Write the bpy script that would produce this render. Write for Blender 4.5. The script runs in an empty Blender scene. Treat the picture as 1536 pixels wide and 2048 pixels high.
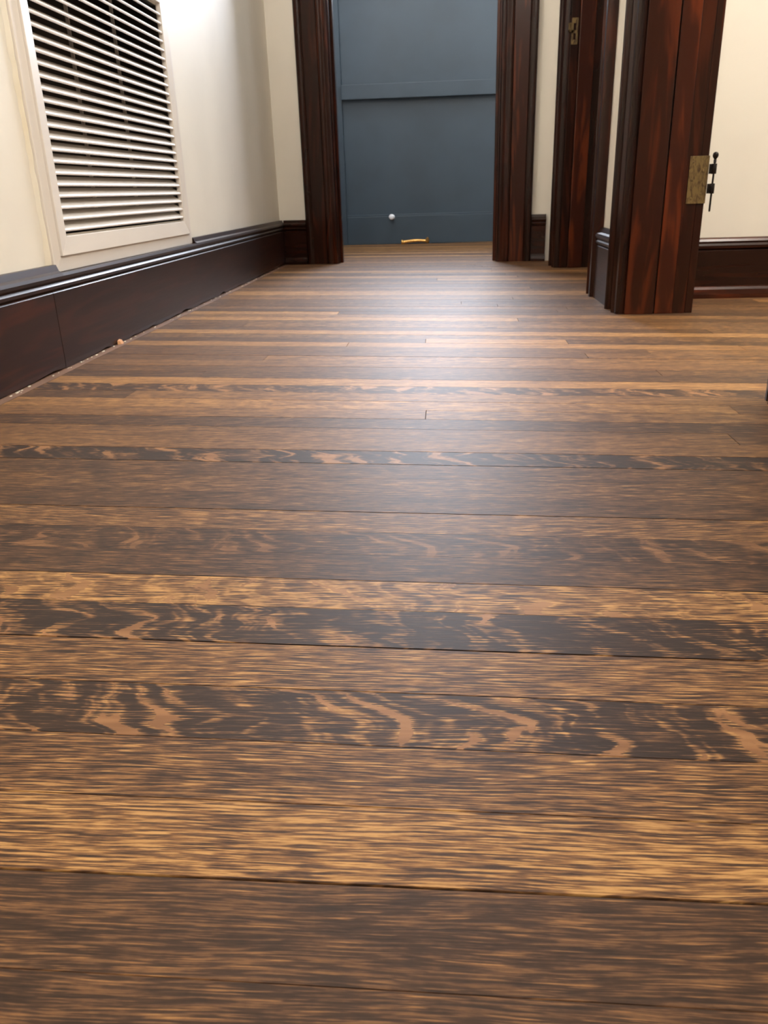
import bpy, bmesh, math, random
from mathutils import Vector, Matrix

R = random.Random(7)
S = bpy.context.scene
COL = S.collection

# ------------------------------------------------------------------ camera
cam_d = bpy.data.cameras.new('camera')
cam = bpy.data.objects.new('camera', cam_d)
COL.objects.link(cam)
S.camera = cam
CH = 0.33                                    # lens height over the floor
right = Vector((0.99692, 0.07302, -0.02886))
up = Vector((-0.00116, 0.37430, 0.92731))
back = right.cross(up)
up = back.cross(right)
m = Matrix((right.normalized(), up.normalized(), back.normalized())).transposed().to_4x4()
m.translation = Vector((0, 0, CH))
cam.matrix_world = m
cam_d.sensor_fit = 'VERTICAL'
cam_d.sensor_height = 36
cam_d.lens = 1600 / 2048 * 36
cam_d.clip_start = 0.02
cam_d.dof.use_dof = True
cam_d.dof.focus_distance = 0.72
cam_d.dof.aperture_fstop = 22

# ------------------------------------------------------------------ light
S.view_settings.view_transform = 'Standard'
S.view_settings.look = 'None'
S.view_settings.gamma = 1
S.view_settings.use_curve_mapping = False
S.view_settings.exposure = 0.22
W = bpy.data.worlds.new('world')
S.world = W
W.use_nodes = True
W.node_tree.nodes['Background'].inputs[0].default_value = (0.55, 0.7, 1.0, 1)
W.node_tree.nodes['Background'].inputs[1].default_value = 1.0


def lamp(name, kind, loc, power, color, size=0.1, rot=None, sy=None):
    d = bpy.data.lights.new(name, kind)
    d.energy = power
    d.color = color
    if kind == 'AREA':
        d.size = size
        if sy:
            d.shape = 'RECTANGLE'
            d.size_y = sy
    else:
        d.shadow_soft_size = size
    o = bpy.data.objects.new(name, d)
    COL.objects.link(o)
    o.location = loc
    if rot:
        o.rotation_euler = rot
    return o


WARM = (1.0, 0.95, 0.89)
lamp('hall_light', 'POINT', (-0.55, 3.0, 2.38), 23, WARM, 0.07)
lamp('hall_light', 'POINT', (-0.10, -0.25, 2.38), 56, WARM, 0.07)
lamp('room_light', 'POINT', (1.55, 1.40, 2.36), 122, (1.0, 0.95, 0.87), 0.16)
lamp('back_light', 'POINT', (0.12, 4.70, 2.42), 18, (0.82, 0.92, 1.0), 0.10)
lamp('window_daylight', 'AREA', (-0.02, 5.72, 1.80), 140, (0.82, 0.88, 1.0), 0.80, (math.radians(-90), 0, 0), 0.62)


# ------------------------------------------------------------------ materials
def srgb(h):
    c = [int(h[i:i + 2], 16) / 255 for i in (1, 3, 5)]
    return tuple(x / 12.92 if x <= 0.04045 else ((x + 0.055) / 1.055) ** 2.4 for x in c) + (1,)


class NT:
    def __init__(s, name):
        s.m = bpy.data.materials.new(name)
        s.m.use_nodes = True
        s.t = s.m.node_tree
        s.b = s.t.nodes['Principled BSDF']

    def n(s, t, **k):
        x = s.t.nodes.new(t)
        for a, b in k.items():
            setattr(x, a, b)
        return x

    def put(s, sock, v):
        if isinstance(v, bpy.types.NodeSocket):
            s.t.links.new(v, sock)
        elif v is not None:
            sock.default_value = v

    def math(s, op, a, b=None, c=None, clamp=False):
        x = s.n('ShaderNodeMath', operation=op, use_clamp=clamp)
        s.put(x.inputs[0], a); s.put(x.inputs[1], b)
        if c is not None:
            s.put(x.inputs[2], c)
        return x.outputs[0]

    def vmath(s, op, a, b):
        x = s.n('ShaderNodeVectorMath', operation=op)
        s.put(x.inputs[0], a); s.put(x.inputs[1], b)
        return x.outputs[0]

    def noise(s, vec, scale=1, detail=2, rough=0.5, dist=0.0):
        x = s.n('ShaderNodeTexNoise')
        s.put(x.inputs['Vector'], vec)
        x.inputs['Scale'].default_value = scale
        x.inputs['Detail'].default_value = detail
        x.inputs['Roughness'].default_value = rough
        x.inputs['Distortion'].default_value = dist
        return x.outputs['Fac']

    def smooth(s, v, lo, hi, a=0.0, b=1.0):
        x = s.n('ShaderNodeMapRange', interpolation_type='SMOOTHSTEP')
        s.put(x.inputs[0], v); s.put(x.inputs[1], lo); s.put(x.inputs[2], hi)
        s.put(x.inputs[3], a); s.put(x.inputs[4], b)
        return x.outputs[0]

    def ramp(s, v, stops):
        x = s.n('ShaderNodeValToRGB')
        e = x.color_ramp.elements
        while len(e) < len(stops):
            e.new(0.5)
        for i, (p, c) in enumerate(stops):
            e[i].position = p
            e[i].color = srgb(c)
        s.put(x.inputs[0], v)
        return x.outputs[0]

    def mix(s, f, a, b, blend='MIX'):
        x = s.n('ShaderNodeMix', data_type='RGBA', blend_type=blend)
        s.put(x.inputs[0], f); s.put(x.inputs[6], a); s.put(x.inputs[7], b)
        return x.outputs[2]

    def coords(s):
        tc = s.n('ShaderNodeTexCoord')
        oi = s.n('ShaderNodeObjectInfo')
        r = s.math('MULTIPLY', oi.outputs['Random'], 37.0)
        cx = s.n('ShaderNodeCombineXYZ')
        for i in range(3):
            s.put(cx.inputs[i], r)
        return s.vmath('ADD', tc.outputs['Object'], cx.outputs[0]), oi

    def sep(s, v):
        x = s.n('ShaderNodeSeparateXYZ')
        s.put(x.inputs[0], v)
        return x.outputs

    def comb(s, a, b, c):
        x = s.n('ShaderNodeCombineXYZ')
        s.put(x.inputs[0], a); s.put(x.inputs[1], b); s.put(x.inputs[2], c)
        return x.outputs[0]

    def bump(s, h, strength, dist=0.001):
        x = s.n('ShaderNodeBump')
        x.inputs['Strength'].default_value = strength
        x.inputs['Distance'].default_value = dist
        s.put(x.inputs['Height'], h)
        s.t.links.new(x.outputs[0], s.b.inputs['Normal'])


def oak():
    # object colour: R tone, G amount of ray fleck, B streak contrast, A grain slant
    k = NT('stained_oak')
    P, oi = k.coords()
    x, y, z = k.sep(P)
    sc = k.n('ShaderNodeSeparateColor')
    k.put(sc.inputs[0], oi.outputs['Color'])
    tone, fl, con = sc.outputs[0], sc.outputs[1], sc.outputs[2]
    slant = oi.outputs['Alpha']
    warp = k.noise(k.comb(k.math('MULTIPLY', x, 5.0), k.math('MULTIPLY', y, 14.0), 0.0), 1, 2)
    yy = k.math('MULTIPLY_ADD', k.math('SUBTRACT', warp, 0.5), 0.012, y)
    yy = k.math('MULTIPLY_ADD', k.math('SUBTRACT', slant, 0.5), k.math('MULTIPLY', k.math('SINE', k.math('MULTIPLY', x, 3.1)), 0.16), yy)
    G = k.noise(k.comb(k.math('MULTIPLY', x, 25.0), k.math('MULTIPLY', yy, 600.0), 0.0), 1, 3, 0.6)
    G2 = k.noise(k.comb(k.math('MULTIPLY', x, 90.0), k.math('MULTIPLY', yy, 1100.0), 3.0), 1, 2, 0.6)
    C = k.noise(k.comb(k.math('MULTIPLY', x, 7.0), k.math('MULTIPLY', yy, 60.0), 9.0), 1, 2, 0.6)
    C2 = k.noise(k.comb(k.math('MULTIPLY', x, 70.0), k.math('MULTIPLY', yy, 110.0), 5.0), 1, 3, 0.65)
    Gs = k.smooth(G, 0.36, 0.64, -1.0, 1.0)
    # ray fleck: broken curved bands that cross the grain
    lo = k.noise(k.comb(k.math('MULTIPLY', x, 7.0), k.math('MULTIPLY', y, 24.0), 0.0), 1, 2)
    q = k.math('MULTIPLY_ADD', k.math('SUBTRACT', lo, 0.5), 5.0, k.math('MULTIPLY', x, 42.0))
    q = k.math('MULTIPLY_ADD', y, 26.0, q)
    F = k.noise(k.comb(q, k.math('MULTIPLY', y, 14.0), 2.0), 1, 2, 0.55)
    Fj = k.math('ADD', F, k.math('MULTIPLY', k.math('SUBTRACT', G, 0.5), 0.42))
    Fw = k.smooth(Fj, 0.46, 0.62)
    Fcore = k.math('MULTIPLY', k.smooth(k.math('MULTIPLY_ADD', k.math('SUBTRACT', G, 0.5), 0.12, F), 0.60, 0.622), k.smooth(fl, 0.15, 0.6), clamp=True)
    v = k.math('MULTIPLY_ADD', Gs, k.math('MULTIPLY', con, 0.36), tone)
    v = k.math('MULTIPLY_ADD', k.math('SUBTRACT', G2, 0.5), k.math('MULTIPLY', con, 0.5), v)
    S1 = k.smooth(k.noise(k.comb(k.math('MULTIPLY', x, 34.0), k.math('MULTIPLY', yy, 820.0), 7.0), 1, 1), 0.57, 0.68)
    v = k.math('MULTIPLY_ADD', S1, k.math('MULTIPLY', con, 0.5), v)
    v = k.math('SUBTRACT', v, 0.05)
    v = k.math('MULTIPLY_ADD', k.math('SUBTRACT', C, 0.5), 0.55, v)
    v = k.math('MULTIPLY_ADD', k.math('SUBTRACT', C2, 0.5), 0.40, v)
    v = k.math('MULTIPLY_ADD', k.math('SUBTRACT', Fw, 0.35), k.math('MULTIPLY', fl, 0.62), v)
    col = k.ramp(v, [(0.0, '#281a11'), (0.28, '#3f2a1b'), (0.5, '#62442b'), (0.75, '#876039'), (1.0, '#b48954')])
    col = k.mix(Fcore, col, k.mix(k.smooth(C, 0.3, 0.7), srgb('#785334'), srgb('#966c47')))
    k.put(k.b.inputs['Base Color'], col)
    k.put(k.b.inputs['Roughness'], k.math('MULTIPLY_ADD', G, 0.08, 0.52))
    k.b.inputs['Specular IOR Level'].default_value = 0.26
    k.bump(k.math('ADD', G, C2), 0.25, 0.0006)
    return k.m


def dark_wood(name, axis, rough=0.2):
    # object colour: R redness
    k = NT(name)
    P, oi = k.coords()
    x, y, z = k.sep(P)
    sc = k.n('ShaderNodeSeparateColor')
    k.put(sc.inputs[0], oi.outputs['Color'])
    red = sc.outputs[0]
    s = [22.0, 22.0, 22.0]
    s['xyz'.index(axis)] = 2.4
    v = k.comb(*[k.math('MULTIPLY', a, b) for a, b in zip((x, y, z), s)])
    g = k.noise(v, 1, 2, 0.5, 1.6)
    s2 = [420.0, 420.0, 420.0]
    s2['xyz'.index(axis)] = 9.0
    g2 = k.noise(k.comb(*[k.math('MULTIPLY', a, b) for a, b in zip((x, y, z), s2)]), 1, 2, 0.6)
    t = k.smooth(k.math('MULTIPLY_ADD', g2, 0.10, g), 0.50, 0.72)
    t = k.math('MULTIPLY', t, k.math('MULTIPLY_ADD', red, 1.0, 0.0), clamp=True)
    base = k.mix(red, srgb('#1f0f09'), srgb('#38180e'))
    col = k.mix(t, base, srgb('#5e2813'))
    k.put(k.b.inputs['Base Color'], col)
    k.put(k.b.inputs['Roughness'], k.math('MULTIPLY_ADD', g2, 0.08, rough))
    k.b.inputs['Specular IOR Level'].default_value = 0.3
    k.b.inputs['Coat Weight'].default_value = 0.06
    k.b.inputs['Coat Roughness'].default_value = 0.12
    k.bump(k.math('ADD', g, k.math('MULTIPLY', g2, 0.15)), 0.12, 0.001)
    return k.m


def paint(name, h, rough=0.6, mott=0.05, bump=0.1, h2=None):
    k = NT(name)
    P, oi = k.coords()
    n1 = k.noise(P, 5, 3)
    n2 = k.noise(P, 120, 2)
    c = srgb(h)
    d = srgb(h2) if h2 else tuple(v * (1 - mott) for v in c[:3]) + (1,)
    k.put(k.b.inputs['Base Color'], k.mix(k.smooth(n1, 0.35, 0.7), c, d))
    k.b.inputs['Roughness'].default_value = rough
    k.bump(n2, bump, 0.001)
    return k.m


def metal(name, h, h2, rough, met=0.75, sc=260.0):
    k = NT(name)
    P, oi = k.coords()
    x, y, z = k.sep(P)
    n = k.noise(k.comb(k.math('MULTIPLY', x, sc), k.math('MULTIPLY', y, sc), k.math('MULTIPLY', z, sc * .4)), 1, 3, 0.6, 0.6)
    k.put(k.b.inputs['Base Color'], k.mix(k.smooth(n, 0.42, 0.68), srgb(h), srgb(h2)))
    k.b.inputs['Metallic'].default_value = met
    k.put(k.b.inputs['Roughness'], k.math('MULTIPLY_ADD', n, 0.3, rough))
    k.bump(n, 0.1, 0.0004)
    return k.m


OAK = oak()
WZ = dark_wood('mahogany_vertical', 'z')
WY = dark_wood('mahogany_along_hall', 'y', 0.36)
WX = dark_wood('mahogany_across_hall', 'x')
CREAM = paint('cream_wall_paint', '#ece6da', 0.55, 0.04, 0.08)
CAULK = paint('yellowed_caulk', '#eae4d6', 0.6, 0.1, 0.5, '#e2d6bc')
BLUE = paint('slate_blue_paint', '#34434f', 0.42, 0.12, 0.1)
CEIL = paint('ceiling_white', '#e8e4da', 0.8)
WHITE = paint('white_enamel', '#e4ddd6', 0.4, 0.02, 0.02)
DUCT = paint('duct_dark', '#2a241e', 0.7)
SUB = paint('subfloor_dark', '#120c08', 0.9)
BORDER = paint('floor_edge_worn_wood', '#7c5e4c', 0.55, 0.2, 0.3, '#5e4434')
BRASS_OLD = metal('tarnished_brass', '#746039', '#452f16', 0.4, 0.35, 130.0)
BRASS = metal('bright_brass', '#d8a860', '#a8783a', 0.2)
IRON = metal('blackened_steel', '#2a2422', '#15100e', 0.35)
CHROME = metal('chrome', '#e0e4ea', '#b8bcc4', 0.1)
RUBBER = paint('white_rubber', '#e6e8ee', 0.4)
RAW = paint('raw_wood', '#c89468', 0.7)


# ------------------------------------------------------------------ builders
def link(name, verts, faces, mat, parent=None, color=None, smooth=False, bevel=0.0):
    vs = [Vector(v) for v in verts]
    lo = Vector([min(v[i] for v in vs) for i in range(3)])
    hi = Vector([max(v[i] for v in vs) for i in range(3)])
    c = Vector(((lo.x + hi.x) / 2, (lo.y + hi.y) / 2, lo.z))
    me = bpy.data.meshes.new(name)
    me.from_pydata([v - c for v in vs], [], faces)
    bm = bmesh.new()
    bm.from_mesh(me)
    bmesh.ops.remove_doubles(bm, verts=bm.verts, dist=1e-7)
    bmesh.ops.recalc_face_normals(bm, faces=bm.faces)
    if bevel:
        ed = [e for e in bm.edges if len(e.link_faces) == 2 and e.calc_face_angle() > 0.6]
        bmesh.ops.bevel(bm, geom=ed, offset=bevel, segments=2, profile=0.6, affect='EDGES', clamp_overlap=True)
        bmesh.ops.recalc_face_normals(bm, faces=bm.faces)
    bm.to_mesh(me)
    bm.free()
    if smooth:
        for p in me.polygons:
            p.use_smooth = True
        me.set_sharp_from_angle(angle=math.radians(40))
    me.materials.append(mat)
    o = bpy.data.objects.new(name, me)
    COL.objects.link(o)
    if parent:
        o.parent = parent
        p = parent
        off = Vector((0, 0, 0))
        while p:
            off += p.location
            p = p.parent
        o.location = c - off
    else:
        o.location = c
    if color:
        o.color = color
    return o


class M:
    def __init__(s):
        s.v = []; s.f = []

    def hexa(s, p):
        n = len(s.v)
        s.v += p
        s.f += [[n + i for i in q] for q in ((0, 3, 2, 1), (4, 5, 6, 7), (0, 1, 5, 4), (1, 2, 6, 5), (2, 3, 7, 6), (3, 0, 4, 7))]
        return s

    def box(s, x0, x1, y0, y1, z0, z1, fn=None):
        p = [(x0, y0, z0), (x1, y0, z0), (x1, y1, z0), (x0, y1, z0), (x0, y0, z1), (x1, y0, z1), (x1, y1, z1), (x0, y1, z1)]
        return s.hexa([fn(*q) for q in p] if fn else p)

    def prism(s, prof, o, u, v, w):
        # prof (a,b) points placed at o+u*a+v*b, run along the vector w
        o, u, v, w = map(Vector, (o, u, v, w))
        n = len(s.v); k = len(prof)
        s.v += [o + u * a + v * b for a, b in prof] + [o + u * a + v * b + w for a, b in prof]
        s.f += [[n + i for i in range(k)][::-1], [n + k + i for i in range(k)]]
        s.f += [[n + i, n + (i + 1) % k, n + k + (i + 1) % k, n + k + i] for i in range(k)]
        return s

    def lathe(s, prof, o, axis, seg=20):
        # prof (r, t): radius r at distance t along the axis
        o = Vector(o); a = Vector(axis).normalized()
        u = a.orthogonal().normalized(); w = a.cross(u)
        n = len(s.v)
        for r, t in prof:
            for i in range(seg):
                g = 2 * math.pi * i / seg
                s.v.append(o + a * t + (u * math.cos(g) + w * math.sin(g)) * max(r, 1e-5))
        for j in range(len(prof) - 1):
            for i in range(seg):
                s.f.append([n + j * seg + i, n + j * seg + (i + 1) % seg, n + (j + 1) * seg + (i + 1) % seg, n + (j + 1) * seg + i])
        s.f.append([n + i for i in range(seg)][::-1])
        s.f.append([n + (len(prof) - 1) * seg + i for i in range(seg)])
        return s

    def go(s, name, mat, parent=None, **k):
        return link(name, s.v, s.f, mat, parent, **k)


def struct(o, label=None):
    o['kind'] = 'structure'
    if label:
        o['label'] = label
    return o


def empty(name, loc):
    o = bpy.data.objects.new(name, None)
    COL.objects.link(o)
    o.location = loc
    o.empty_display_size = 0.05
    return o


def tag(o, label, cat, group=None):
    o['label'] = label
    o['category'] = cat
    if group:
        o['group'] = group
    return o


HC = 2.5            # ceiling height
XL = -0.82          # left wall plane
XR = 0.475          # right wall plane (hall side)
XR2 = 0.635         # right wall plane (room side)
SL = -0.12          # the end wall stands a little out of square


def EY(x):
    return 4.03 + SL * x


# ------------------------------------------------------------------ floor
floor = struct(M().box(-1.8, 3.4, -4.2, 5.7, -0.08, -0.022).go('floor', SUB), 'dark stained quarter-sawn oak strip floor')


def slope(a):
    t = [(-2, 0.0), (0.306, -0.012), (0.42, -0.032), (0.6465, -0.047), (0.9775, -0.067), (1.58, -0.113), (2.015, -0.15), (3.0, -0.165), (9, -0.165)]
    for (a0, s0), (a1, s1) in zip(t, t[1:]):
        if a <= a1:
            return s0 + (s1 - s0) * (a - a0) / (a1 - a0)
    return t[-1][1]


near = [0.3057, 0.3615, 0.4155, 0.4745, 0.5327, 0.5925, 0.6465]
edges = [0.3057 - 0.0565 * i for i in range(26, 0, -1)] + near
edges += [0.6465 + 0.05517 * i for i in range(1, 7)]
edges += [0.9775 + 0.0548 * i for i in range(1, 12)]
edges += [1.5803 + 0.0544 * i for i in range(1, 9)]
while edges[-1] < 5.75:
    edges.append(edges[-1] + 0.0563)
i0 = edges.index(0.3057)
#          tone  fleck streak slant
tones = {
    -3: (.36, .05, .8, .5), -2: (.34, .1, .55, .5), -1: (.34, .05, .55, .5),
    0: (.64, 0, 1.0, .5), 1: (.46, 0, .9, .5), 2: (.30, .95, .75, .5), 3: (.50, .0, .95, .5),
    4: (.18, 1.0, .85, .5), 5: (.66, .5, .95, .5), 6: (.30, .1, .6, .42), 7: (.30, .35, .6, .55),
    8: (.50, .1, .8, .65), 9: (.34, .05, .6, .5), 10: (.42, .05, .7, .5), 11: (.36, .15, .6, .5),
    12: (.24, .95, .35, .5), 13: (.50, 0, .5, .5), 14: (.46, 0, .5, .5), 15: (.24, .1, .7, .75),
    16: (.50, 0, .5, .5), 17: (.62, .2, .5, .5), 18: (.30, .1, .5, .5), 19: (.26, .6, .5, .5),
    20: (.68, 0, .4, .5), 21: (.30, 0, .4, .5), 22: (.36, 0, .4, .5), 23: (.50, 0, .4, .5), 24: (.40, 0, .4, .5),
    25: (.38, 0, .4, .5), 26: (.40, 0, .4, .5), 27: (.68, 0, .35, .5), 28: (.26, 0, .4, .5)}
joints = {27: [-0.23, 0.62], 28: [-0.05, 0.27], 26: [0.42], 20: [], 5: [], 4: [], 0: [], 12: []}
wide_gap = {0: 0.0010, 2: 0.0006, 4: 0.0010, 5: 0.0006, 12: 0.0007, 16: 0.0007}
for r in range(len(edges) - 1):
    k = r - i0
    a0, a1 = edges[r], edges[r + 1]
    s0, s1 = slope(a0), slope(a1)
    back_room = a0 > 4.0
    x0 = XL + 0.04 if not back_room else -1.7
    x1 = 3.3
    if k in joints:
        cuts = list(joints[k])
        if k >= 10:
            cuts.append(1.5 + R.random() * 0.5)
    else:
        cuts = [R.choice([-0.45, 0.1, 0.3, 0.75, 1.0, 1.2]) + R.uniform(-.15, .15)] if k > 12 else []
        cuts.append(R.uniform(1.6, 2.6))
    if k < 10 and k not in joints:
        cuts = [R.uniform(0.9, 2.2)]
    xs = [x0] + cuts + [x1]
    for j, (xa, xb) in enumerate(zip(xs, xs[1:])):
        base = tones.get(k)
        if base is None or j > 0 and k not in (27,):
            tn = R.choice([.28, .34, .40, .46, .52, .70])
            base = (tn, R.choice([0, 0, .1, .5]) if k < 26 else 0.0, R.uniform(.4, .8), 0.5 + R.uniform(-.08, .08))
        if k == 28 and j == 0:
            base = (.30, 0, .4, .5)
        if k == 28 and j == 1:
            base = (.72, 0, .4, .5)
        if k == 27 and j == 2:
            base = (.62, 0, .4, .5)
        if k > 12:
            base = (base[0] + 0.07,) + tuple(base[1:])  # far boards painted lighter, standing in for extra light and sheen there
        g = wide_gap.get(k, 0.0001)
        e = 0.00028
        dz = R.uniform(-0.00025, 0.00025)
        fa = lambda x: a0 + s0 * x + g
        fb = lambda x: a1 + s1 * x - 0.00005
        xa_, xb_ = xa + 0.0003, xb - 0.0003
        lo, mid, hi = -0.02, -0.0008, dz
        v = [(xa_, fa(xa_), lo), (xb_, fa(xb_), lo), (xb_, fb(xb_), lo), (xa_, fb(xa_), lo),
             (xa_, fa(xa_), mid), (xb_, fa(xb_), mid), (xb_, fb(xb_), mid), (xa_, fb(xa_), mid),
             (xa_ + e, fa(xa_) + e, hi), (xb_ - e, fa(xb_) + e, hi), (xb_ - e, fb(xb_) - e, hi), (xa_ + e, fb(xa_) - e, hi)]
        f = [(0, 3, 2, 1), (0, 1, 5, 4), (1, 2, 6, 5), (2, 3, 7, 6), (3, 0, 4, 7), (4, 5, 9, 8), (5, 6, 10, 9), (6, 7, 11, 10), (7, 4, 8, 11), (8, 9, 10, 11)]
        link('floor_board', v, f, OAK, floor, color=base)
# narrow worn strip where the boards meet the left baseboard
m_ = M()
N = 60
for i in range(N):
    ya, yb = -1.5 + 5.6 * i / N, -1.5 + 5.6 * (i + 1) / N
    m_.box(XL, XL + 0.0395, ya, yb, -0.02, 0.0002)
b = m_.go('edge_strip', BORDER, floor)
b['label'] = 'pale scuffed strip of floor along the left baseboard'

# ------------------------------------------------------------------ room shell
VY0, VY1, VZ0, VZ1 = 1.742, 2.575, 0.262, 0.832
w = M()
w.box(XL - 0.16, XL, -4.2, VY0, 0, HC)
w.box(XL - 0.16, XL, VY1, EY(XL), 0, HC)
w.box(XL - 0.16, XL, VY0, VY1, 0, VZ0)
w.box(XL - 0.16, XL, VY0, VY1, VZ1, HC)
wl = struct(w.go('wall_left', CREAM), 'cream painted wall with a white vent grille')

w = M()
def shear(x, y, z):
    return (x, y + SL * x, z)
w.box(-0.98, -0.55, 4.03, 4.15, 0, HC, shear)
w.box(0.255, 0.62, 4.03, 4.15, 0, HC, shear)
w.box(-0.55, 0.255, 4.03, 4.15, 2.08, HC, shear)
struct(w.go('wall_front', CREAM), 'cream end wall around the opening to the blue panelling')

w = M()
w.box(0.5295, XR2, -4.2, 1.285, 0, HC)
w.box(XR, XR2, 2.27, 2.72, 0, HC)
w.box(XR, XR2, 3.63, 3.955, 0, HC)
w.box(XR, XR2, 1.285, 2.27, 2.08, HC)
w.box(XR, XR2, 2.72, 3.63, 2.08, HC)
struct(w.go('wall_right', CREAM), 'cream wall with two dark framed doorways')

struct(M().box(XR2, 3.4, 2.56, 2.68, 0, HC).go('wall_room', CREAM), 'bright cream wall of the room beyond the hinged doorway')
w = M()
w.box(3.28, 3.4, -4.2, 2.56, 0, HC)
struct(w.go('wall_room_side', CREAM))
struct(M().box(-0.98, 3.4, -4.32, -4.2, 0, HC).go('wall_behind', CREAM))
w = M()
w.box(XR2, 1.5, 3.86, 3.95, 0, HC)
w.box(1.4, 1.5, 2.68, 3.86, 0, HC)
struct(w.go('wall_closet', CREAM))
struct(M().box(-1.9, 3.4, -4.32, 5.9, HC, HC + 0.1).go('ceiling', CEIL))
w = M()
w.box(-1.8, -1.7, 4.28, 5.5, 0, HC)
struct(w.go('wall_back_left', BLUE))
struct(M().box(1.6, 1.7, 3.96, 5.5, 0, HC).go('wall_back_right', BLUE))
w = M()
w.box(-1.7, -0.99, 4.16, 4.28, 0, HC)
struct(w.go('wall_back_return', BLUE))

# ---- blue panelled wall at the far end
YB = 5.50
WX0, WX1, WZ0, WZ1 = -0.42, 0.38, 1.50, 2.12
w = M()
w.box(-1.8, WX0, YB + 0.03, YB + 0.13, 0, HC)
w.box(WX1, 1.7, YB + 0.03, YB + 0.13, 0, HC)
w.box(WX0, WX1, YB + 0.03, YB + 0.13, 0, WZ0)
w.box(WX0, WX1, YB + 0.03, YB + 0.13, WZ1, HC)
wb = struct(w.go('wall_back', BLUE), 'slate blue panelled wall beyond the opening')
for sx in (-1.72, -0.715, 0.36, 1.54):
    M().box(sx, sx + 0.065, YB, YB + 0.03, 0, 1.42).go('stile', BLUE, wb, bevel=0.0015)
for xa, xb in ((-1.655, -0.715), (-0.65, 0.36), (0.425, 1.54)):
    M().box(xa, xb, YB, YB + 0.03, 0, 0.172).go('baseboard', BLUE, wb, bevel=0.003)
    M().box(xa, xb, YB + 0.012, YB + 0.03, 0.172, 0.182).go('panel_moulding', BLUE, wb, bevel=0.002)
    o = M().box(xa, xb, YB - 0.026, YB + 0.03, 0.850, 0.932).go('chair_rail', BLUE, wb, bevel=0.003)
    M().box(xa, xb, YB, YB + 0.03, 1.42, 1.49).go('top_rail', BLUE, wb, bevel=0.002)
w = M()
for q in ((WX0 - .05, WX0, WZ0 - .05, WZ1 + .05), (WX1, WX1 + .05, WZ0 - .05, WZ1 + .05), (WX0, WX1, WZ1, WZ1 + .05), (WX0, WX1, WZ0 - .01, WZ0)):
    w.box(q[0], q[1], YB - 0.0, YB + 0.03, q[2], q[3])
wn = struct(w.go('window_1', WHITE))
M().box(-0.035, -0.005, YB + 0.04, YB + 0.06, WZ0, WZ1).go('mullion', WHITE, wn)

# rigid doorstop screwed to the blue baseboard
ds = M().lathe([(0.017, 0), (0.017, 0.005), (0.008, 0.009), (0.007, 0.055), (0.012, 0.058), (0.012, 0.066)], (-0.354, YB, 0.166), (0, -1, 0.05), 16).go('doorstop', CHROME, wb, smooth=True)
ds['label'] = 'small chrome doorstop with a white tip'
tp = M().lathe([(0.0125, 0), (0.0165, 0.006), (0.0150, 0.014), (0.009, 0.018)], (-0.354, YB - 0.066, 0.1693), (0, -1, 0.05), 16)
tp.go('rubber_tip', RUBBER, ds, smooth=True)

# brass pull lying on the floor by the blue wall
bp = empty('door_pull', (-0.205, 5.44, 0))
tag(bp, 'small brass door pull lying on the floor at the foot of the blue wall', 'door handle')
pts = []
for i in range(13):
    t = i / 12
    pts.append((t, -0.282 + 0.15 * t, 0.013 + 0.006 * math.sin(math.pi * t) + 0.004 * t))
w = M()
seg = 10
ring = []
for t, px, pz in pts:
    rr = 0.0075 + 0.003 * math.sin(math.pi * t) + 0.004 * (abs(2 * t - 1)) ** 4
    n = len(w.v)
    for i in range(seg):
        g = 2 * math.pi * i / seg
        w.v.append((px, 5.44 + rr * math.cos(g), pz + rr * math.sin(g)))
    ring.append(n)
for a_, b_ in zip(ring, ring[1:]):
    for i in range(seg):
        w.f.append([a_ + i, a_ + (i + 1) % seg, b_ + (i + 1) % seg, b_ + i])
w.f.append([ring[0] + i for i in range(seg)]); w.f.append([ring[-1] + i for i in range(seg)])
w.go('grip', BRASS, bp, smooth=True)
M().lathe([(0.010, 0), (0.014, 0.004), (0.0135, 0.012), (0.008, 0.018)], (-0.296, 5.44, 0.0145), (1, 0, 0.02), 18).go('end_flange', BRASS, bp, smooth=True)
M().lathe([(0.008, 0), (0.012, 0.003), (0.019, 0.010), (0.021, 0.015), (0.017, 0.020), (0.006, 0.024)], (-0.139, 5.44, 0.0215), (1, 0, 0.03), 20).go('end_flange', BRASS, bp, smooth=True)

# ------------------------------------------------------------------ mouldings
RED = (0.75, 0, 0, 1)
DARK = (0.12, 0, 0, 1)
MID = (0.38, 0, 0, 1)
ZB = 0.0
BASE = [(0, 0), (0.020, 0), (0.020, 0.154), (0.0165, 0.158), (0, 0.158)]
CAP = [(0, 0.158), (0.0165, 0.158), (0.022, 0.162), (0.0235, 0.168), (0.019, 0.173), (0.023, 0.178), (0.026, 0.184), (0.0235, 0.190), (0.0165, 0.194), (0.012, 0.206), (0, 0.206)]
CAPLOW = CAP[:7] + [(0.0235, 0.1895), (0, 0.1895)]

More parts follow.
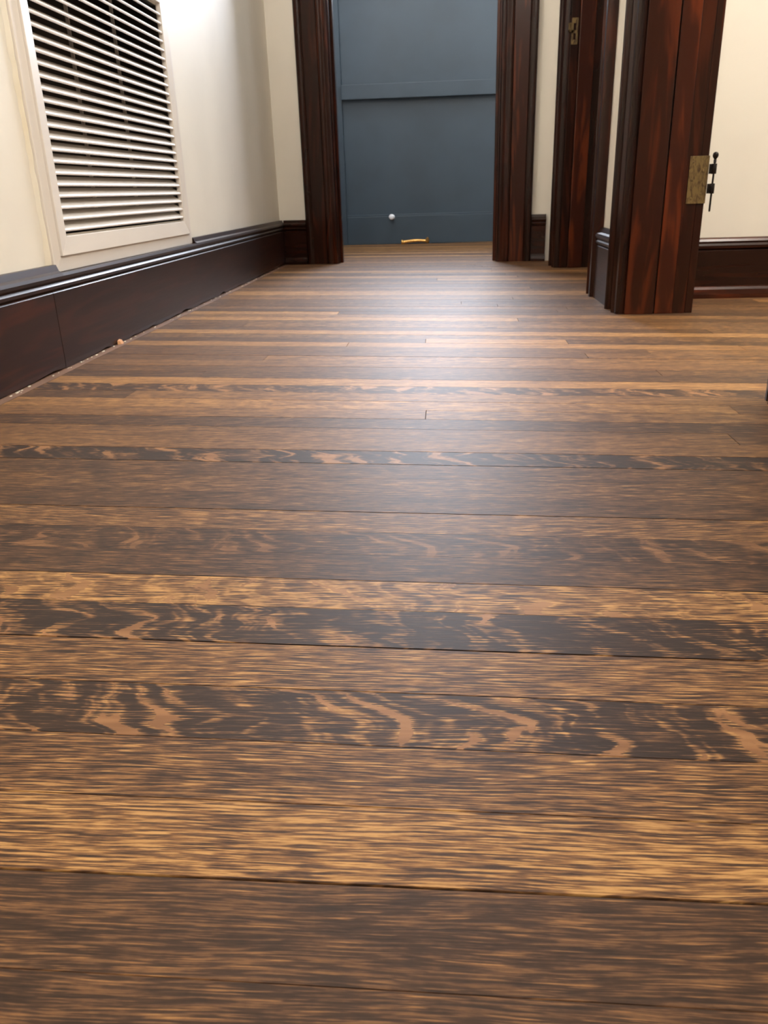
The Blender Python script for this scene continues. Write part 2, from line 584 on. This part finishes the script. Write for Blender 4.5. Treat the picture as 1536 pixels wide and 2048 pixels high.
bl = struct(empty('baseboard_left', (XL + 0.01, 1.3, 0)), 'wide dark mahogany baseboard along the left wall')
def wavy_base(y0, y1, n, col):
    # board whose lower edge is ragged where the old shoe moulding was pulled off
    w = M()
    zz = [0.001 + abs(R.gauss(0, 0.003)) for _ in range(n + 1)]
    for i in range(n):
        ya, yb = y0 + (y1 - y0) * i / n, y0 + (y1 - y0) * (i + 1) / n
        za, zb = min(zz[i], .009), min(zz[i + 1], .009)
        b = len(w.v)
        for yy, z0 in ((ya, za), (yb, zb)):
            w.v += [(XL, yy, z0), (XL + 0.019, yy, z0), (XL + 0.020, yy, 0.012), (XL + 0.020, yy, 0.154), (XL + 0.0165, yy, 0.158), (XL, yy, 0.158)]
        for j in range(6):
            w.f.append([b + j, b + (j + 1) % 6, b + 6 + (j + 1) % 6, b + 6 + j])
        if i == 0:
            w.f.append([b + j for j in range(6)])
        if i == n - 1:
            w.f.append([b + 6 + j for j in range(6)])
    return w.go('baseboard_board', WY, bl, color=col)
wavy_base(-1.58, 1.6235, 60, (0.26, 0, 0, 1))
wavy_base(1.6255, EY(XL) - 0.001, 70, (0.16, 0, 0, 1))
for y0, y1, pr in ((-1.58, 1.6735, CAP), (1.6735, 2.6415, CAPLOW), (2.6415, EY(XL) - 0.001, CAP)):
    M().prism(pr, (XL, y0, 0), (1, 0, 0), (0, 0, 1), (0, y1 - y0, 0)).go('cap_moulding', WY, bl, color=DARK)

SHOE = [(0.020, 0), (0.034, 0), (0.034, 0.012), (0.031, 0.026), (0.027, 0.033), (0.020, 0.035)]
CAPR = [(0, 0.140), (0.0165, 0.140), (0.023, 0.143), (0.024, 0.150), (0.021, 0.156), (0.0235, 0.162), (0.020, 0.168), (0.012, 0.172), (0, 0.172)]
BASER = [(0, 0), (0.020, 0), (0.020, 0.136), (0.0165, 0.140), (0, 0.140)]

def run(name, o, u, w_, parent_label=None, short=False, shoe=True, off=0.0, col=DARK, mat=WX):
    e = struct(empty(name, o), parent_label)
    pr_b, pr_c = (BASER, CAPR) if short else (BASE, CAP)
    M().prism(pr_b, o, u, (0, 0, 1), w_).go('baseboard_board', mat, e, color=col)
    M().prism(pr_c, o, u, (0, 0, 1), w_).go('cap_moulding', mat, e, color=MID if short else DARK)
    if shoe:
        M().prism(SHOE, o, u, (0, 0, 1), w_).go('shoe_moulding', mat, e, color=RED if short else DARK)
    return e

def yv(x0, x1):
    return (x1 - x0, SL * (x1 - x0), 0)
run('baseboard_front_left', (XL + 0.021, EY(XL + .021), 0), (0, -1, 0), yv(XL + 0.021, -0.6865), 'short dark baseboard between the left corner and the casing')
run('baseboard_front_right', (0.3885, EY(.3885), 0), (0, -1, 0), yv(0.3885, 0.4535), 'short dark baseboard beside the far right casing')
run('baseboard_right', (XR, 2.385, 0), (-1, 0, 0), (0, 0.225, 0), 'short dark baseboard on the wall stub left of the hinge post', mat=WY, shoe=False)
run('baseboard_room', (XR2 + 0.022, 2.56, 0), (0, -1, 0), (2.6, 0, 0), 'dark red baseboard of the bright room at right', short=True)
run('baseboard_near', (0.5295, -1.58, 0), (-1, 0, 0), (0, 2.72, 0), mat=WY, shoe=False)

# casing: inner moulded band, flat with figured grain, outer backband
C_IN = [(0, 0), (0, 0.016), (0.003, 0.020), (0.016, 0.0215), (0.022, 0.0185), (0.027, 0.0195), (0.034, 0.0245), (0.043, 0.0265), (0.050, 0.0235), (0.0535, 0.018), (0.0535, 0)]
C_FLAT = [(0.0540, 0), (0.0540, 0.0185), (0.118, 0.0185), (0.118, 0)]
C_OUT = [(0.1185, 0), (0.1185, 0.022), (0.124, 0.028), (0.136, 0.031), (0.148, 0.029), (0.153, 0.023), (0.153, 0)]
ZT = 2.08

def casing(e, o, u, v, sc=1.0, cols=(MID, RED, DARK)):
    for nm, pr, c in zip(('casing_band', 'casing_board', 'backband'), (C_IN, C_FLAT, C_OUT), cols):
        M().prism([(a * sc, b) for a, b in pr], o, u, v, (0, 0, ZT)).go(nm, WZ, e, color=c, smooth=True)

# door 1: opening in the end wall
d1 = struct(empty('door_1', (-0.15, EY(-.15), 0)), 'dark mahogany door frame around the opening to the blue wall')
L = -0.532
ux = Vector((1, SL, 0))
casing(d1, (L, EY(L) - .0005, 0), -ux, (0, -1, 0), cols=(MID, (0.2, 0, 0, 1), DARK))
Rx = 0.234
casing(d1, (Rx, EY(Rx) - .0005, 0), ux, (0, -1, 0), cols=((.3, 0, 0, 1), (.85, 0, 0, 1), DARK))
M().box(-0.549, -0.527, 4.028, 4.152, 0, ZT, shear).go('jamb', WZ, d1, color=MID, bevel=0.002)
M().box(0.229, 0.2545, 4.028, 4.152, 0, ZT, shear).go('jamb', WZ, d1, color=MID, bevel=0.002)
M().box(-0.527, -0.515, 4.075, 4.11, 0, ZT, shear).go('door_stop', WZ, d1, color=MID, bevel=0.001)
M().box(0.217, 0.229, 4.075, 4.11, 0, ZT, shear).go('door_stop', WZ, d1, color=MID, bevel=0.001)
M().box(-0.527, 0.229, 4.028, 4.152, ZT - .03, ZT - .001, shear).go('head_jamb', WX, d1, color=MID)
M().box(-0.685, 0.387, 4.005, 4.029, ZT + .001, ZT + .12, shear).go('head_casing', WX, d1, color=MID)

# door 2: hinged doorway to the right room (door leaf taken off)
d2 = struct(empty('door_2', (0.55, 1.77, 0)), 'dark mahogany frame of the doorway to the bright room')
S2 = 0.12 / 0.153
casing(d2, (XR - .0005, 2.252, 0), (0, 1, 0), (-1, 0, 0), S2, cols=(DARK, DARK, DARK))
M().box(0.4755, 0.5505, 2.2395, 2.2695, 0, ZT).go('jamb', WZ, d2, color=(.55, 0, 0, 1), bevel=0.0015)
M().box(0.5550, 0.6010, 2.2430, 2.2695, 0, ZT).go('jamb', WZ, d2, color=(1.0, 0, 0, 1), bevel=0.0015)
M().box(0.6015, 0.6345, 2.2455, 2.2695, 0, ZT).go('jamb', WZ, d2, color=(.3, 0, 0, 1), bevel=0.001)
M().box(0.6355, 0.6550, 2.2475, 2.372, 0, ZT).go('casing_board', WZ, d2, color=(.3, 0, 0, 1), bevel=0.002)
M().box(0.5300, 0.6345, 1.2860, 1.3100, 0, ZT).go('jamb', WZ, d2, color=MID, bevel=0.002)
casing(d2, (0.5290, 1.3040, 0), (0, -1, 0), (-1, 0, 0), S2, cols=(DARK, DARK, DARK))
M().box(0.6355, 0.6550, 1.18, 1.303, 0, ZT).go('casing_board', WZ, d2, color=MID, bevel=0.002)
M().box(0.4755, 0.6345, 1.3105, 2.239, ZT - .03, ZT - .001).go('head_jamb', WY, d2, color=MID)
M().box(0.452, 0.4745, 1.312, 2.372, ZT + .001, ZT + .12).go('head_casing', WY, d2, color=MID)

# hinge: leaf on the jamb, two knuckles, loose pin with ball finial
yh = 2.2455
hg = link('hinge', *(lambda m: (m.v, m.f))(M().box(0.6085, 0.6560, yh - 0.0022, yh - 0.0002, 0.2745, 0.3865)), BRASS_OLD, d2, bevel=0.0009)
hg['label'] = 'tarnished brass hinge leaf with black knuckles'
xp, yp = 0.6680, yh - 0.006
for z0, z1 in ((0.3435, 0.3675), (0.2975, 0.3215)):
    M().lathe([(0.0052, 0), (0.0060, 0.001), (0.0060, z1 - z0 - 0.001), (0.0052, z1 - z0)], (xp, yp, z0), (0, 0, 1), 18).go('knuckle', IRON, hg, smooth=True)
    M().box(0.6562, 0.6655, yp - 0.001, yp + 0.003, z0 + .0005, z1 - .0005).go('knuckle_arm', IRON, hg)
M().lathe([(0.0016, 0), (0.0024, 0.003), (0.0024, 0.1145), (0.0040, 0.116), (0.0030, 0.119), (0.0042, 0.1205), (0.0028, 0.1225), (0.0036, 0.1245), (0.0062, 0.128), (0.0072, 0.1325), (0.0060, 0.137), (0.0030, 0.1395), (0.0005, 0.140)],
          (xp, yp, 0.2545), (0, 0, 1), 18).go('pin', IRON, hg, smooth=True)
for sx, sz in ((0.617, 0.372), (0.644, 0.352), (0.618, 0.330), (0.643, 0.298), (0.620, 0.288)):
    M().lathe([(0.0030, 0), (0.0028, 0.0006), (0.0016, 0.0009)], (sx, yh - 0.0022, sz), (0, -1, 0), 12).go('screw', BRASS_OLD, hg, smooth=True)

# door 3: second doorway on the right
d3 = struct(empty('door_3', (0.55, 3.17, 0)), 'dark mahogany frame of the farther doorway in the right wall')
casing(d3, (XR - .0005, 3.612, 0), (0, 1, 0), (-1, 0, 0), S2, cols=(DARK, DARK, DARK))
casing(d3, (XR - .0005, 2.742, 0), (0, -1, 0), (-1, 0, 0), S2, cols=(MID, MID, MID))
M().box(0.4755, 0.5075, 3.6030, 3.6295, 0, ZT).go('jamb', WZ, d3, color=(.2, 0, 0, 1), bevel=0.0015)
M().box(0.5080, 0.5680, 3.5900, 3.6295, 0, ZT).go('door_stop', WZ, d3, color=(.95, 0, 0, 1), bevel=0.004)
M().box(0.5685, 0.6345, 3.6000, 3.6295, 0, ZT).go('jamb', WZ, d3, color=DARK, bevel=0.0015)
M().box(0.4755, 0.6345, 2.7205, 2.7420, 0, ZT).go('jamb', WZ, d3, color=DARK, bevel=0.0015)
M().box(0.4755, 0.6345, 2.7425, 3.5895, ZT - .03, ZT - .001).go('head_jamb', WY, d3, color=MID)
M().box(0.452, 0.4745, 2.62, 3.735, ZT + .001, ZT + .12).go('head_casing', WY, d3, color=MID)
M().box(0.6355, 0.655, 3.605, 3.73, 0, ZT).go('casing_board', WZ, d3, color=DARK)
# strike plate: stepped plate with two mortise slots and a lip toward the hall
ys = 3.6028
w = M()
for q in ((0.4785, 0.5020, 0.904, 0.922), (0.4950, 0.5020, 0.832, 0.904), (0.4785, 0.4855, 0.832, 0.877), (0.4785, 0.4950, 0.870, 0.880), (0.4855, 0.4950, 0.832, 0.848), (0.4700, 0.4850, 0.880, 0.906), (0.4700, 0.4900, 0.876, 0.881)):
    w.box(q[0], q[1], ys - 0.003, ys, q[2], q[3])
sp = w.go('strike_plate', BRASS_OLD, d3)
sp['label'] = 'old brass strike plate with two slots'
M().box(0.4655, 0.4705, ys - 0.010, ys - 0.001, 0.879, 0.905).go('lip', BRASS_OLD, sp, bevel=0.001)

# ------------------------------------------------------------------ vent grille
V = empty('air_vent', (XL, 2.16, 0.19))
tag(V, 'large white louvred air return grille low on the left cream wall', 'vent')
def mitred(name, y0, y1, z0, z1, t, x1, xi, mat=WHITE):
    # four mitred bars around a rectangle, face falling from x1 (outer) to xi (inner)
    o = [(y0, z0), (y1, z0), (y1, z1), (y0, z1)]
    i_ = [(y0 + t, z0 + t), (y1 - t, z0 + t), (y1 - t, z1 - t), (y0 + t, z1 - t)]
    for k in range(4):
        a, b_ = o[k], o[(k + 1) % 4]
        c, d = i_[(k + 1) % 4], i_[k]
        X0 = XL + 0.0003
        v = [(X0, *a), (X0, *b_), (X0, *c), (X0, *d), (x1, *a), (x1, *b_), (xi, *c), (xi, *d)]
        M().hexa(v).go(name, mat, V, bevel=0.0012)
mitred('flange', 1.675, 2.640, 0.190, 0.905, 0.030, XL + 0.009, XL + 0.011)
mitred('frame_bar', 1.7055, 2.6095, 0.2205, 0.8745, 0.038, XL + 0.016, XL + 0.013)
# duct behind
w = M()
y0, y1, z0, z1, xd = VY0 + .001, VY1 - .001, VZ0 + .001, VZ1 - .001, XL - 0.157
w.v = [(XL - .001, y0, z0), (XL - .001, y1, z0), (XL - .001, y1, z1), (XL - .001, y0, z1), (xd, y0, z0), (xd, y1, z0), (xd, y1, z1), (xd, y0, z1)]
w.f = [(0, 1, 5, 4), (1, 2, 6, 5), (2, 3, 7, 6), (3, 0, 4, 7), (4, 5, 6, 7)]
w.go('duct', DUCT, V)
pitch = 0.0224
z = VZ0 + 0.0065
SLP = [(-0.0020, 0.0), (0.0005, -0.0012), (0.0026, -0.0002), (0.0030, 0.0022), (0.0018, 0.0046), (-0.0012, 0.0056), (-0.0240, 0.0195), (-0.0250, 0.0183), (-0.0030, 0.0035)]
proto = None
while z < VZ1 - 0.012:
    if proto is None:
        proto = M().prism(SLP, (XL + 0.0085, VY0 + 0.003, z), (1, 0, 0), (0, 0, 1), (0, VY1 - VY0 - 0.006, 0)).go('slat', WHITE, V)
        pz = z
    else:
        c = proto.copy()
        COL.objects.link(c)
        c.parent = V
        c.location = proto.location + Vector((0, 0, z - pz))
    z += pitch
for yb_ in (2.02, 2.30):
    M().box(XL - 0.034, XL - 0.026, yb_, yb_ + 0.003, VZ0 + .002, VZ1 - .002).go('support_bar', WHITE, V)

# lumpy bead of caulk and old paint down the left edge of the grille
w = M()
n = 40
rows = []
for i in range(n + 1):
    zz = 0.206 + (0.93 - 0.206) * i / n
    wd = 0.016 + R.uniform(-.004, .004) + (0.006 if i < 3 else 0)
    th = 0.0035 + R.uniform(-.001, .001)
    b_ = len(w.v)
    w.v += [(XL + .0002, 1.6745, zz), (XL + th, 1.6740, zz), (XL + th * .8, 1.6745 - wd * .5, zz), (XL + .0003, 1.6745 - wd, zz)]
    rows.append(b_)
for a_, b_ in zip(rows, rows[1:]):
    for j in range(4):
        w.f.append([a_ + j, a_ + (j + 1) % 4, b_ + (j + 1) % 4, b_ + j])
w.f.append([rows[0] + j for j in range(4)]); w.f.append([rows[-1] + j for j in range(4)])
o = w.go('caulk_bead', CAULK, wl, smooth=True)
o['label'] = 'yellowed rough caulk along the left edge of the grille'

# ------------------------------------------------------------------ small debris
o = M().hexa([(-0.7990, 1.905, 0.000), (-0.7900, 1.910, 0.000), (-0.7895, 1.923, 0.000), (-0.7985, 1.920, 0.000),
              (-0.7995, 1.906, 0.0085), (-0.7945, 1.910, 0.007), (-0.7940, 1.922, 0.009), (-0.7992, 1.919, 0.011)]).go('wood_chip', RAW)
tag(o, 'tiny tan wood chip on the floor against the left baseboard', 'wood chip')
w = M()
for i in range(70):
    y = R.uniform(1.35, 3.9)
    x = XL + 0.021 + abs(R.gauss(0.0, 0.004))
    s_ = R.uniform(0.0008, 0.0028)
    w.box(x, x + s_, y, y + s_ * R.uniform(1, 4), 0.0003, 0.0003 + s_ * 0.6)
o = w.go('plaster_crumbs', CAULK)
o['kind'] = 'stuff'
tag(o, 'pale crumbs of plaster and paint along the foot of the left baseboard', 'debris')
